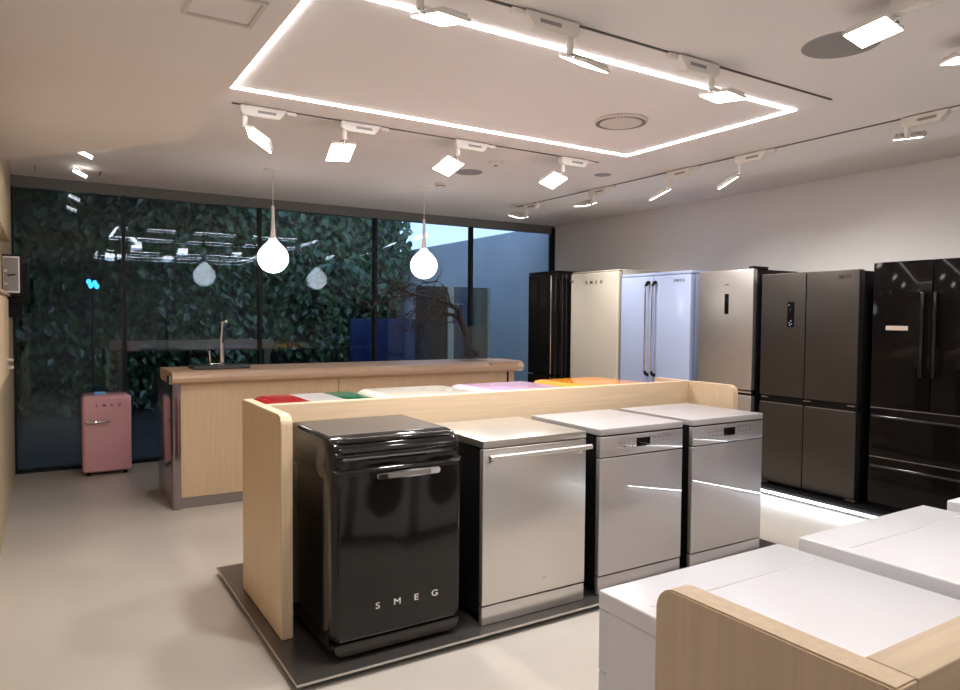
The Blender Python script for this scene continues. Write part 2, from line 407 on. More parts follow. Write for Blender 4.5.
def spotlight(label, hinge, n, up, axis='x', side=1, power=10, group=None, cen=None):
    """adapter box on the track, stem, square LED head with cooling fins"""
    hx, hy, hz = hinge
    t = thing('track_spotlight', label, 'spotlight', (hx, hy, ZC - .006), 0)
    A = Matrix.Identity(4) if axis == 'x' else Matrix.Rotation(PI / 2, 4, 'Z')
    s = side
    b = bmesh.new(); prism(b, [(-.03 * s, 0), (.25 * s, 0), (.20 * s, -.062), (-.01 * s, -.062), (-.03 * s, -.045)], 1, -.028, .028, bev=.004)
    b.transform(A); ad = obj('adapter_box', b, 'whiteplastic', t)
    b = bmesh.new(); box(b, .07 * s, .18 * s, -.0295, .0295, -.040, -.024, mat=A); obj('label_plate', b, 'greydisc', ad)
    b = bmesh.new(); box(b, .25 * s if s > 0 else .31 * s, .31 * s if s > 0 else .25 * s, -.015, .015, -.022, 0, bev=.004, mat=A); obj('track_clip', b, 'whiteplastic', t)
    L = ZC - .006 - hz
    b = bmesh.new(); cyl(b, (0, 0, -.04), (0, 0, -L + .01), .016, n=18); obj('stem', b, 'whiteplastic', t)
    n = V(n).normalized(); up = V(up); up = (up - n * up.dot(n)).normalized(); xx = up.cross(-n) 
    Rm = Matrix((xx, up, -n)).transposed().to_4x4()         # local z points to the back of the head
    S = .17
    c = V((0, 0, -L)) + (-up) * (S / 2 + .018)
    T = Matrix.Translation(c) @ Rm
    b = bmesh.new(); cyl(b, (0, 0, -L + .012), tuple(c + up * S * .45), .009); box(b, -.02, .02, S / 2 - .03, S / 2 + .01, -.004, .022, bev=.004, mat=T)
    obj('hinge', b, 'chrome', t)
    b = bmesh.new(); box(b, -S / 2, S / 2, -S / 2, S / 2, -.004, .010, bev=.003, mat=T)
    for k in range(8):
        x = -S / 2 + .012 + k * (S - .024) / 7; box(b, x - .0015, x + .0015, -S / 2 + .01, S / 2 - .03, .010, .024, mat=T)
    hd = obj('lamp_head', b, 'whiteplastic', t)
    b = bmesh.new(); box(b, -S / 2 + .006, S / 2 - .006, -S / 2 + .006, S / 2 - .006, -.0075, -.0035, bev=.001, mat=T)
    obj('led_lens', b, 'spotled', hd)
    l = bpy.data.lights.new('spot_lamp', 'AREA'); l.shape = 'SQUARE'; l.size = S * .8; l.energy = power; l.color = (1, .965, .93); l.spread = math.radians(110)
    lo = bpy.data.objects.new('spot_lamp', l); COL.objects.link(lo); lo.parent = t
    lo.matrix_local = Matrix.Translation(c + n * .02) @ Rm
    return t
PW = 8.5
spotlight('leftmost spotlight of the far track, its square head turned edge-on', (1.04, 4.38, 2.60), (-.60, .10, -.79), (-.60, .35, .70), power=PW)
spotlight('square-headed spotlight on the far track, second from the left', (1.67, 4.38, 2.612), (.06, -.50, -.86), (-.05, -.86, .5), power=PW)
spotlight('square-headed spotlight on the far track, above and right of centre', (2.52, 4.38, 2.612), (-.07, -.46, -.88), (.3, -.86, .42), power=PW)
spotlight('rightmost square-headed spotlight of the far track', (3.47, 4.38, 2.612), (-.08, -.42, -.9), (.25, -.9, .40), power=PW)
spotlight('spotlight cut by the top edge of the photo, left end of the near track', (1.217, 2.41, 2.625), (.02, .20, -.97), (-.95, -.25, .02), side=-1, power=PW)
spotlight('spotlight on the near track whose finned back shows, head tilted away', (1.94, 2.41, 2.60), (-.10, .42, -.90), (-.95, -.25, .05), side=-1, power=PW)
spotlight('brightly lit spotlight on the near track by its right end', (2.839, 2.41, 2.61), (-.04, .10, -.99), (-.97, -.12, .06), side=-1, power=PW)
spotlight('farthest spotlight on the right-hand track, striped head before the window corner', (4.59, 6.44, 2.60), (.10, .36, -.92), (.25, -.86, .30), 'y', -1, power=PW)
spotlight('spotlight on the right-hand track above the black and cream fridges', (4.59, 5.32, 2.605), (.30, .12, -.93), (.05, -.98, -.10), 'y', -1, power=PW)
spotlight('spotlight on the right-hand track above the pastel blue fridge', (4.59, 4.31, 2.60), (.42, -.24, -.88), (.25, -.80, .5), 'y', -1, power=PW)
spotlight('edge-on spotlight on the right-hand track above the graphite four-door fridge', (4.59, 3.60, 2.60), (.44, -.33, -.84), (.3, -.7, .62), 'y', -1, power=PW)
spotlight('nearest visible spotlight on the right-hand track, over the tall gloss black fridge', (4.59, 2.36, 2.615), (.28, .12, -.95), (-.85, -.3, -.3), 'y', -1, power=5)
spotlight('large bright spotlight overlapping the grey ceiling disc at top right', (2.88, 1.52, 2.66), (-.05, -.16, -.98), (.10, -.95, .14), 'y', -1, power=5)
spotlight('spotlight just peeping in at the right edge of the photo', (3.62, 1.50, 2.655), (.1, .1, -.98), (.7, -.7, .0), 'y', -1, power=5)

track('added unseen track over the washing machine island, carrying the fill spotlights', .9, .55, 2.5, .55)  # unseen track and spotlights added to brighten the washing machines
spotlight('added unseen fill spotlight above the nearest washing machine', (1.15, .55, 2.61), (.05, .25, -.97), (-1, 0, 0), side=1, power=1)
spotlight('added unseen fill spotlight above the second washing machine', (1.95, .55, 2.61), (.05, .25, -.97), (-1, 0, 0), side=1, power=1)
spotlight('added unseen fill spotlight on the left, brightening the floor beside the island', (.95, .55, 2.61), (-.15, .45, -.88), (-1, 0, 0), side=-1, power=2.5)  # added as fill too, never in view
# discs, vents, detectors on the ceiling
b = bmesh.new(); lathe(b, [(0, -.004), (.165, -.004), (.17, 0), (.17, .002), (0, .002)], (3.14, 1.92, ZC), 48)
tag(obj('ceiling_speaker', b, 'greydisc'), 'large flat grey disc in the ceiling behind the bright spotlight', 'ceiling speaker')
b = bmesh.new(); lathe(b, [(0, -.004), (.115, -.004), (.12, 0), (.12, .002), (0, .002)], (3.16, 5.3, ZC), 40)
tag(obj('ceiling_speaker', b, 'greydisc'), 'flat grey disc in the ceiling beyond the far track', 'ceiling speaker')
b = bmesh.new(); lathe(b, [(0, -.003), (.07, -.003), (.075, 0), (.075, .002), (0, .002)], (4.2, 4.74, ZC), 32)
tag(obj('ceiling_speaker', b, 'greydisc'), 'smallest flat grey disc in the ceiling, between the two tracks at right', 'ceiling speaker')
t = thing('ceiling_vent', 'round slotted white vent inside the LED rectangle', 'vent', (3.16, 3.40, ZC))
b = bmesh.new(); lathe(b, [(.0, -.002), (.17, -.002), (.172, -.008), (.165, -.016), (.13, -.016), (.125, -.02), (0, -.022)], (0, 0, 0), 48); obj('cover', b, 'vent', t)
b = bmesh.new()
for k in range(44):
    a = 2 * PI * k / 44; box(b, .135, .158, -.004, .004, -.0185, -.0145, mat=Matrix.Rotation(a, 4, 'Z'))
obj('slot_ring', b, 'trackblack', t)
b = bmesh.new(); lathe(b, [(.0, -.03), (.03, -.03), (.05, -.02), (.055, -.004), (.075, -.003), (.075, .001), (0, .001)], (0, 0, 0), 32)
t = thing('ceiling_sensor', 'domed white ceiling sensor between the far track and grey disc', 'sensor', (3.14, 4.84, ZC)); obj('dome', b, 'whiteplastic', t)
b = bmesh.new(); lathe(b, [(0, -.034), (.012, -.034), (.014, -.028), (0, -.028)], (0, 0, 0), 12); obj('lens', b, 'black', t)
t = thing('smoke_detector', 'small slotted smoke detector beside the right pendant canopy', 'smoke detector', (3.19, 5.87, ZC))
b = bmesh.new(); lathe(b, [(.0, -.05), (.035, -.05), (.045, -.04), (.05, -.02), (.055, -.004), (.055, .001), (0, .001)], (0, 0, 0), 28); obj('housing', b, 'whiteplastic', t)
b = bmesh.new(); lathe(b, [(0.03, -.034), (.0485, -.034), (.0485, -.028), (.03, -.028)], (0, 0, 0), 28); obj('sensing_slot', b, 'trackblack', t)
b = bmesh.new()
for a in ((.42, .66, 2.44, 2.455), (.42, .66, 2.665, 2.68), (.42, .435, 2.455, 2.665), (.645, .66, 2.455, 2.665)): box(b, *a, 2.528, 2.538)
struct('trim_6', b, 'vent')

# little tube spots near the window, at left
def tube_spot(label, p, d):
    t = thing('tube_spotlight', label, 'spotlight', (p[0], p[1], ZC))
    b = bmesh.new(); cyl(b, (0, 0, 0), (0, 0, -.040), .008); lathe(b, [(0, -.004), (.025, -.004), (.025, 0), (0, 0)], (0, 0, 0), 20); obj('mount', b, 'whiteplastic', t)
    d = V(d).normalized(); a = V((0, 0, -.055)) - d * .055; e = a + d * .11
    b = bmesh.new(); cyl(b, tuple(a), tuple(e), .013); obj('lamp_tube', b, 'tubelight', t)
    b = bmesh.new(); cyl(b, tuple(a - d * .012), tuple(a), .0145); cyl(b, tuple(e), tuple(e + d * .008), .0145); obj('end_cap', b, 'whiteplastic', t)
tube_spot('small bright tube light on the ceiling just below the lowered section', (.275, 6.14), (.88, -.1, -.40))
tube_spot('small bright tube light on the ceiling nearest the dark window, at left', (.275, 7.0), (.88, -.1, -.42))
b = bmesh.new(); box(b, -.058, -.052, 7.12, 7.30, ZC - .012, ZC); tag(obj('ceiling_slot', b, 'trackblack', smooth=False), 'short dark slot in the ceiling near the left wall', 'slot')
b = bmesh.new(); box(b, .434, .440, 7.09, 7.27, ZC - .012, ZC); tag(obj('ceiling_slot', b, 'trackblack', smooth=False), 'short dark slot in the ceiling right of the tube lights', 'slot')

# pendants
def pendant(x, y, label):
    t = thing('pendant_lamp', label, 'pendant lamp', (x, y, ZC), 0, 'teardrop pendant lamps over the counter')
    b = bmesh.new(); lathe(b, [(0, -.022), (.03, -.022), (.075, -.010), (.08, -.003), (.08, 0), (0, 0)], (0, 0, 0)); obj('canopy', b, 'whiteplastic', t)
    b = bmesh.new(); cyl(b, (0, 0, -.02), (0, 0, -.34), .0035, n=8); obj('cord', b, 'whiteplastic', t)
    b = bmesh.new(); lathe(b, [(.008, -.31), (.013, -.315), (.014, -.40), (.017, -.50), (.023, -.575), (.030, -.606), (.02, -.61)], (0, 0, 0)); obj('neck', b, 'neck', t)
    pf = [(.029, -.598), (.036, -.612), (.050, -.630), (.072, -.648)]
    for k in range(1, 18):
        a = math.radians(38 + k * (180 - 38) / 17); pf.append((.130 * math.sin(a) if k < 17 else 0.0005, -.762 + .130 * math.cos(a) * 1.0))
    b = bmesh.new(); lathe(b, pf, (0, 0, 0), 40); obj('globe', b, 'globe', t)
    return t
pendant(1.70, 6.177, 'white glass teardrop pendant lamp over the left part of the counter, above the tap')
pendant(3.157, 6.142, 'white glass teardrop pendant lamp over the right part of the counter, above the dry branch')

# ------------------------------------------------------------------ bar counter
t = thing('bar_counter', 'long wooden bar counter with rounded top in front of the window', 'counter', (0, 0, 0))
quick('front_panel', 'counterfront', t, .865, 2.115, 5.69, 5.71, .085, .955)
quick('front_panel', 'counterfront', t, 2.120, 3.84, 5.69, 5.71, .085, .955)
quick('carcass', 'counterfront', t, .87, 3.84, 5.711, 6.2, .085, .955)
quick('kick_plate', 'kick', t, .865, 3.84, 5.70, 6.15, 0, .084)
quick('end_panel', 'mirrorsteel', t, .806, .864, 5.672, 6.47, 0, .995, bev=.004, label='polished grey metal end panel')
quick('end_panel', 'black', t, 3.841, 3.87, 5.70, 6.2, 0, .955)
quick('end_panel', 'counterfront', t, 3.871, 3.95, 5.72, 6.2, 0, .955)
b = bmesh.new()
prof = [(6.27, .97), (6.27, 1.05), (5.70, 1.05)] + [(5.70 - .09 * math.sin(a) * .9, .9999 + .0501 * math.cos(a) - .0) for a in [PI / 2 * k / 8 for k in range(1, 9)]] + [(5.63, .975), (5.66, .957), (5.70, .955), (6.2, .955)]
prism(b, prof, 0, .80, 4.0)
wt = obj('worktop', b, 'counterwood', t)
b = bmesh.new()   # rounded right end
prism(b, rrect(3.6, 4.09, 5.621, 6.27, .22, 10, (0, 1, 1, 0)), 2, .962, 1.0499, bev=.012); obj('worktop_end', b, 'counterwood', wt)
quick('metal_corner', 'chrome', t, .785, .80, 5.66, 5.80, .958, 1.02, bev=.004)

t = thing('sink_cover', 'dark rectangular sink cover on the wooden counter under the tap', 'sink cover', (1.20, 5.93, 1.05))
quick('slab', 'darkstone', t, -.215, .215, -.12, .16, 0, .026, bev=.006)
t = thing('kitchen_tap', 'slender chrome kitchen tap standing on the counter behind the dark sink cover', 'tap', (1.262, 6.15, 1.05))
b = bmesh.new(); lathe(b, [(0, 0), (.03, 0), (.03, .012), (0, .012)], (0, 0, 0), 20); box(b, -.10, 0, -.015, .015, 0, .03, bev=.006); obj('base', b, 'chrome', t)
b = bmesh.new(); tube(b, [(0, 0, .01), (0, 0, .12), (0, 0, .20), (0, 0, .37), (0, -.01, .385), (0, -.10, .39), (0, -.17, .38)], [.018, .018, .013, .012, .012, .012, .011], 14); obj('spout', b, 'chrome', t)
b = bmesh.new(); cyl(b, (-.095, 0, .02), (-.100, 0, .135), .006); obj('lever', b, 'chrome', t)

# vase and branch
t = thing('glass_vase', 'square clear glass vase on the right end of the counter', 'vase', (3.64, 6.04, 1.05))
b = bmesh.new()
o_ = .125; i_ = .117
prism(b, [(-o_, -o_), (o_, -o_), (o_, o_), (-o_, o_)], 2, 0, .02)
for a in ((-o_, o_, -o_, -i_), (-o_, o_, i_, o_), (-o_, -i_, -i_, i_), (i_, o_, -i_, i_)): box(b, *a, .02, .34)
obj('vase_body', b, 'clearglass', t, smooth=False)
b = bmesh.new()
br = [[(3.70, 6.05, 1.105), (3.66, 6.05, 1.14), (3.60, 6.04, 1.2), (3.565, 6.03, 1.33), (3.50, 6.02, 1.45), (3.45, 5.98, 1.55), (3.37, 6.0, 1.61), (3.22, 6.02, 1.66), (3.02, 6.0, 1.69), (2.78, 6.0, 1.67)],
      [(3.50, 6.02, 1.45), (3.44, 6.05, 1.50), (3.33, 6.08, 1.53), (3.20, 6.05, 1.47), (3.12, 6.0, 1.45)],
      [(3.37, 6.0, 1.61), (3.30, 5.9, 1.70), (3.22, 5.86, 1.78), (3.15, 5.85, 1.82)],
      [(3.22, 6.02, 1.66), (3.10, 6.1, 1.60), (3.0, 6.15, 1.52), (2.9, 6.15, 1.47)],
      [(3.22, 6.02, 1.66), (3.05, 5.92, 1.76), (2.9, 5.88, 1.79), (2.80, 5.9, 1.80)]]
tube(b, br[0], [.030, .028, .026, .025, .024, .021, .018, .014, .010, .004]); tube(b, br[1], [.018, .016, .013, .010, .004])
for q in br[2:]: tube(b, q, [.008, .006, .005, .002], 6)
random.seed(3)
def twig(p, d, L, r, depth):
    pts = [p]; 
    for k in range(4):
        d = (d + V((random.uniform(-.5, .5), random.uniform(-.4, .4), random.uniform(-.45, .45)))).normalized(); pts.append(pts[-1] + d * L / 4)
    tube(b, pts, [r, r * .8, r * .65, r * .5, r * .25], 5)
    if depth:
        for k in (1, 2, 3, 4):
            twig(pts[k], (d + V((random.uniform(-.9, .6), random.uniform(-.6, .6), random.uniform(-.9, .9)))).normalized(), L * .65, r * .65, depth - 1)
for q in br[:1]:
    for k in (4, 5, 6, 6, 7, 7, 8, 8, 9): twig(V(q[k]), V((-1, random.uniform(-.4, .4), random.uniform(-1.1, .15))).normalized(), .34, .0085, 2)
for q in br[1:]:
    for k in range(1, len(q)): twig(V(q[k]), V((-1, random.uniform(-.5, .5), random.uniform(-.9, .3))).normalized(), .26, .0075, 1)
for k in range(9): # roots and stubs inside the vase
    a = k * .7; tube(b, [(3.67, 6.05, 1.10), (3.65 + .06 * math.cos(a), 6.04 + .05 * math.sin(a), 1.10 + .015 * (k % 4)), (3.64 + .085 * math.cos(a), 6.04 + .075 * math.sin(a), 1.09 + .03 * (k % 3))], [.016, .012, .006], 6)
tube(b, [(3.57, 6.02, 1.09), (3.565, 6.02, 1.22), (3.55, 6.0, 1.34), (3.53, 5.99, 1.42)], [.011, .009, .007, .003], 6)
tag(obj('dry_branch', b, 'bark'), 'gnarled bare brown branch leaning left out of the glass vase', 'branch')

# ------------------------------------------------------------------ appliance islands
def island(name_label, plat_label, X0, X1, Y0, Y1, xe0, xe1, ye0, ye1, yb0, yb1, rx, label2, left_only=False):
    """thin raised steel platform; oak partition (two end panels and a back panel)"""
    t = thing('display_platform', plat_label, 'platform', (0, 0, 0))
    quick('plate', 'platform', t, X0, X1, Y0, Y1, .030, .040)
    b = bmesh.new(); e = .003
    for a in ((X0 - e, X1 + e, Y0 - e, Y0), (X0 - e, X1 + e, Y1, Y1 + e), (X0 - e, X0, Y0, Y1), (X1, X1 + e, Y0, Y1)): box(b, *a, .0295, .0400)
    obj('edge_trim', b, 'platedge', t, smooth=False, label='thin bright plate edge')
    quick('plinth', 'black', t, X0 + .12, X1 - .12, Y0 + .12, Y1 - .12, 0, .030)
    t = thing('partition', name_label, 'partition', (0, 0, 0))
    b = bmesh.new()
    prism(b, rrect(ye0, ye1, .0405, 1.04, rx, 8, (0, 0, label2[0], label2[1])), 0, xe0, xe1, bev=.003); obj('end_panel', b, 'oak', t)
    return t
t1 = island('pale oak partition standing between the front and rear appliances of the middle island', 'thin dark steel platform under the middle island of dishwashers',
            .816, 3.97, 2.643, 4.14, .869, .921, 3.043, 3.75, 0, 0, .05, (0, 1))
b = bmesh.new(); prism(b, rrect(3.043, 3.75, .0405, 1.04, .05, 8, (0, 0, 0, 1)), 0, 3.86, 3.91, bev=.003); obj('end_panel', b, 'oak', t1)
quick('back_panel', 'oakx', t1, .921, 3.86, 3.427, 3.487, .0405, 1.04, bev=.002)
t2 = island('oak partition at the bottom right corner, behind the white washing machines', 'thin dark steel platform under the white washing machines',
            .79, 4.2, .30, 1.12, .842, .890, .425, .808, 0, 0, .04, (1, 0))
quick('back_panel', 'oakx', t2, .890, 4.1, .425, .49, .0405, 1.04, bev=.002)

# black retro dishwasher (local: front face at y=0 looking to -y, x centred, z from platform)
def retro_dishwasher(label, mat, loc, rotz, group=None, top=None, H=.935, letters='chrome'):
    t = thing('retro_dishwasher', label, 'dishwasher', loc, rotz, group)
    W, D = .31, .60
    b = bmesh.new(); box(b, -W + .012, W - .012, .07, D - .01, .035, H - .16); obj('carcass', b, mat, t)
    # top hood with rounded shoulders and rounded front
    prof = [(.075, H - .17), (.02, H - .17), (.012, H - .12), (.018, H - .07), (.040, H - .03), (.075, H - .007), (.12, H), (D, H), (D, H - .17)]
    b = bmesh.new(); tt = bmesh.new()
    A = [tt.verts.new((-W + .002, p[0], p[1])) for p in prof]; B = [tt.verts.new((W - .002, p[0], p[1])) for p in prof]
    tt.faces.new(A); tt.faces.new(B[::-1])
    for i in range(len(prof)): tt.faces.new([A[i], B[i], B[(i + 1) % len(prof)], A[(i + 1) % len(prof)]])
    bmesh.ops.recalc_face_normals(tt, faces=tt.faces)
    ed = [e for e in tt.edges if abs(e.verts[0].co.x - e.verts[1].co.x) < 1e-5 and max(e.verts[0].co.z, e.verts[1].co.z) > H - .15 and not (e.verts[0].co.y > D - .01 and e.verts[1].co.y > D - .01)]
    bmesh.ops.bevel(tt, geom=ed, offset=.030 if mat == 'blackgloss' else .055, segments=6, affect='EDGES', profile=.5)
    merge(b, tt); hood = obj('hood', b, top or mat, t)
    if mat == 'blackgloss':
        quick('top_plate', 'lid', hood, -W + .034, W - .034, .125, D - .01, H - .001, H + .0008)
    # horizontal ridges
    for k, (y, z) in enumerate(((.052, H - .022), (.024, H - .052), (.014, H - .085))):
        b = bmesh.new(); tube(b, [(-W + .035, y + .016, z - .004), (-W + .05, y, z), (W - .05, y, z), (W - .035, y + .016, z - .004)], [.009, .011, .011, .009], 10); obj('ridge', b, mat, hood)
    # bowed door with rounded lower corners
    b = bmesh.new(); prism(b, rrect(-W + .004, W - .004, .075, H - .12, .045, 8, (1, 1, 0, 0)), 1, 0, .055)
    # round the vertical edges
    bm2 = bmesh.new(); prism(bm2, rrect(-W + .004, W - .004, .075, H - .12, .05, 8, (1, 1, 0, 0)), 1, 0, .055)
    ed = [e for e in bm2.edges if abs(e.verts[0].co.y) < 1e-5 and abs(e.verts[1].co.y) < 1e-5]
    bmesh.ops.bevel(bm2, geom=ed, offset=.03, segments=5, affect='EDGES', profile=.5)
    b.free(); b = bmesh.new(); merge(b, bm2); obj('door', b, mat, t)
    b = bmesh.new(); prism(b, rrect(-W + .016, W - .016, .022, .073, .042, 8, (1, 1, 0, 0)), 1, .008, .06, bev=.003); obj('kick_strip', b, 'kickblack' if mat == 'blackgloss' else mat, t)
    for sx in (-1, 1):
        for y in (.10, .52):
            b = bmesh.new(); cyl(b, (sx * .24, y, .0005), (sx * .24, y, .03), .02); obj('foot', b, 'black', t)
    # handle
    hz = H - .155; ox = .016
    b = bmesh.new(); prism(b, [(-.145, hz - .012), (-.15, hz), (-.145, hz + .014), (0, hz + .018), (.145, hz + .014), (.15, hz), (.145, hz - .012), (0, hz - .014)], 1, -.052, -.036, bev=.004); b.transform(Matrix.Translation((ox, 0, 0)))
    hd = obj('handle', b, 'chrome', t)
    b = bmesh.new(); prism(b, rrect(-.10, .10, hz - .009, hz + .010, .006, 3), 1, -.0535, -.050); b.transform(Matrix.Translation((ox, 0, 0))); obj('handle_inlay', b, 'kick', hd)
    for x in (-.125 + ox, .125 + ox):
        b = bmesh.new(); cyl(b, (x, -.04, hz), (x, .01, hz), .008); obj('handle_post', b, 'chrome', hd)
    b = bmesh.new()
    for i, ch in enumerate('SMEG'): text(b, ch, .038, FRONT_Y((i - 1.5) * .091 + .028, -.0015, .212), .0012, xs=1.25, bold=.0006)
    obj('lettering', b, letters, t)
    return t
BW = 'retro dishwashers behind the oak partition'
retro_dishwasher('glossy black retro dishwasher with chrome handle and lettering, left front of the island', 'blackgloss', (1.289, 2.71, .04), 0, H=.927)
rt = (1.30, 4.115, .055)
retro_dishwasher('retro dishwasher with green, white and red striped top behind the oak partition', M['flag'], (1.29, 4.115, .04), PI, BW, H=.985)
retro_dishwasher('cream white retro dishwasher top behind the oak partition, right of the striped one', 'creamtop', (1.915, 4.115, .04), PI, BW, H=.995)
retro_dishwasher('light pink retro dishwasher top behind the oak partition', 'pinklight', (2.575, 4.115, .04), PI, BW, H=.995)
retro_dishwasher('orange retro dishwasher top behind the oak partition', 'orange', (3.255, 4.115, .04), PI, BW, H=1.0)

# plain dishwashers
def dishwasher(label, x0, x1, mat, topmat, panel, group=None):
    t = thing('dishwasher', label, 'dishwasher', ((x0 + x1) / 2, 2.71, .04), 0)
    w = (x1 - x0) / 2
    quick('carcass', 'blackside', t, -w + .006, w - .006, .03, .60, .045, .83)
    quick('worktop', topmat, t, -w, w, .0, .60, .832, .866, bev=.003)
    for sx in (-1, 1):
        for y in (.07, .55):
            b = bmesh.new(); cyl(b, (sx * (w - .06), y, .0005), (sx * (w - .06), y, .05), .018); obj('foot', b, 'black', t)
    if panel:
        quick('kick_plate', mat, t, -w + .001, w - .001, .004, .03, .003, .095, bev=.002)
        quick('door', mat, t, -w, w, .0, .03, .102, .712, bev=.003)
        cp = quick('control_panel', mat, t, -w, w, .0, .03, .718, .824, bev=.003)
        quick('recess', 'black', t, -w + .003, w - .003, .012, .03, .822, .834)
        d = quick('display', 'blackglass', cp, -.048, .052, -.002, .004, .756, .802, bev=.001)
        quick('panel_rim', 'chromeband', cp, -.19, -.055, -.0015, .002, .806, .8085); quick('panel_rim', 'chromeband', cp, .06, .24, -.0015, .002, .806, .8085)
        for k in range(4):
            b = bmesh.new(); cyl(b, (-.17 + k * .033, -.002, .765), (-.17 + k * .033, .002, .765), .0045, n=10); obj('button', b, 'chrome', cp)
            b = bmesh.new(); cyl(b, (.085 + k * .033, -.002, .778), (.085 + k * .033, .002, .778), .0040, n=10); obj('button', b, 'chrome', cp)
        b = bmesh.new()
        for k in range(4):
            box(b, -.178 + k * .033, -.162 + k * .033, -.0006, .001, .785, .7875); box(b, .077 + k * .033, .093 + k * .033, -.0006, .001, .794, .7965)
        obj('symbols', b, 'redbrown', cp)
    else:
        quick('kick_plate', mat, t, -w + .001, w - .001, .004, .03, .003, .088, bev=.002)
        quick('door', mat, t, -w, w, .0, .03, .096, .826, bev=.003)
        b = bmesh.new(); cyl(b, (-w + .008, -.046, .795), (w - .004, -.046, .795), .0125, n=20)
        h = obj('handle', b, 'steel', t)
        for x in (-w + .03, w - .05):
            b = bmesh.new(); tube(b, [(x, .0, .765), (x, -.02, .772), (x, -.045, .793)], [.012, .010, .010], 10); obj('handle_bracket', b, 'chrome', h)
        b = bmesh.new(); text(b, 'SMEG', .011, FRONT_Y(.05, -.0006, .165), .0006, spacing=1.2); obj('lettering', b, 'chromeband', t)
    return t
dishwasher('brushed steel dishwasher with a horizontal bar handle, right of the black one', 1.703, 2.317, 'steel', 'steeltop', False)
dishwasher('silver dishwasher with control strip, directly right of the bar-handled one', 2.410, 3.017, 'silver', 'silvertop', True)
dishwasher('silver dishwasher with control strip, at the right end of the island', 3.100, 3.717, 'silver', 'silvertop', True)

# white washing machines (fronts look to +y, away from the camera)
def washer(label, x0, x1, y1, H=.932):
    t = thing('washing_machine', label, 'washing machine', ((x0 + x1) / 2, y1, .04), 0)
    w = (x1 - x0) / 2; h = H - .04
    quick('body', 'washside', t, -w + .001, w - .001, -.54, -.02, .02, h - .035, bev=.008)
    b = bmesh.new(); box(b, -w, w, -.54, 0, h - .036, h, bev=.004); obj('worktop', b, 'white', t)
    b = bmesh.new(); box(b, -w + .03, w - .03, -.118, -.112, h - .0005, h + .0006)     # joint line of the lid
    obj('lid_seam', b, 'seam', t)
    # pressed side panel: raised rounded outline on both flanks
    for sx in (-1, 1):
        b = bmesh.new()
        pts = rrect(-.50, -.085, .10, .62, .06, 6); pts = [V((sx * (w - .001), p[0], p[1])) for p in pts]; pts.append(pts[0])
        tube(b, [tuple(p) for p in pts], .005, 8)
        pts = rrect(-.44, -.15, .16, .54, .05, 6); pts = [V((sx * (w - .001), p[0], p[1])) for p in pts]; pts.append(pts[0])
        tube(b, [tuple(p) for p in pts], .004, 8)
        cyl(b, (sx * (w - .006), -.53, h - .10), (sx * (w - .006), -.045, h - .10), .004, n=8)
        obj('pressed_side_rib', b, 'washside', t)
    # front
    quick('control_panel', 'white', t, -w + .001, w - .001, -.03, -.001, h - .16, h - .037, bev=.003)
    quick('front_panel', 'washside', t, -w + .001, w - .001, -.03, -.002, .02, h - .162, bev=.003)
    b = bmesh.new(); lathe(b, [(.13, 0), (.205, 0), (.20, .03), (.16, .045), (.135, .035)], (0, 0, 0), 40); b.transform(Matrix.Translation((0, -.006, .43)) @ Matrix.Rotation(-PI / 2, 4, 'X')); d = obj('door', b, 'black', t)
    b = bmesh.new(); lathe(b, [(0, .0), (.135, 0), (.132, .03), (.08, .045), (0, .05)], (0, 0, 0), 40); b.transform(Matrix.Translation((0, -.006, .43)) @ Matrix.Rotation(-PI / 2, 4, 'X')); obj('door_glass', b, 'blackglass', d)
    b = bmesh.new(); cyl(b, (.05, -.006, h - .10), (.05, .018, h - .10), .028, n=24); obj('dial', b, 'chrome', t)
    for sx in (-1, 1):
        for y in (-.07, -.48):
            b = bmesh.new(); cyl(b, (sx * (w - .07), y, .0005), (sx * (w - .07), y, .03), .022); obj('foot', b, 'black', t)
    return t
washer('white washing machine nearest the camera, beside the oak partition end', .93, 1.502, 1.045)
washer('white washing machine second from the left, behind the nearest one', 1.59, 2.19, 1.05)
washer('white washing machine showing only a corner at the right edge', 2.31, 2.91, 1.04)

# ------------------------------------------------------------------ refrigerators along the right wall
FX = 5.211
t = thing('fridge_plinth', 'low black plinth lit from beneath that carries the row of fridges', 'plinth', (0, 0, 0))
quick('deck', 'black', t, 5.125, 5.97, -.6, 7.60, .045, .078)
quick('light_strip', 'plinthled', t, 5.112, 5.1245, -.55, 7.55, .036, .050, label='glowing white strip under the deck')
quick('base', 'black', t, 5.23, 5.95, -.55, 7.55, 0, .045)
ZP = .078
def fridge_box(label, y0, y1, ztop, bodymat, depth=.66, fx=FX, door=.07):
    t = thing('refrigerator', label, 'refrigerator', (fx, (y0 + y1) / 2, ZP), 0)
    w = (y1 - y0) / 2
    quick('body', bodymat, t, door + .006, depth, -w + .004, w - .004, .03, ztop - ZP - .012, bev=.004)
    for y in (-w + .06, w - .06):
        for x in (door + .06, depth - .08):
            b = bmesh.new(); cyl(b, (x, y, 0), (x, y, .032), .02); obj('foot', b, 'black', t)
    quick('toe_grille', 'black', t, .03, .09, -w + .01, w - .01, .002, .045)
    return t, w, ztop - ZP
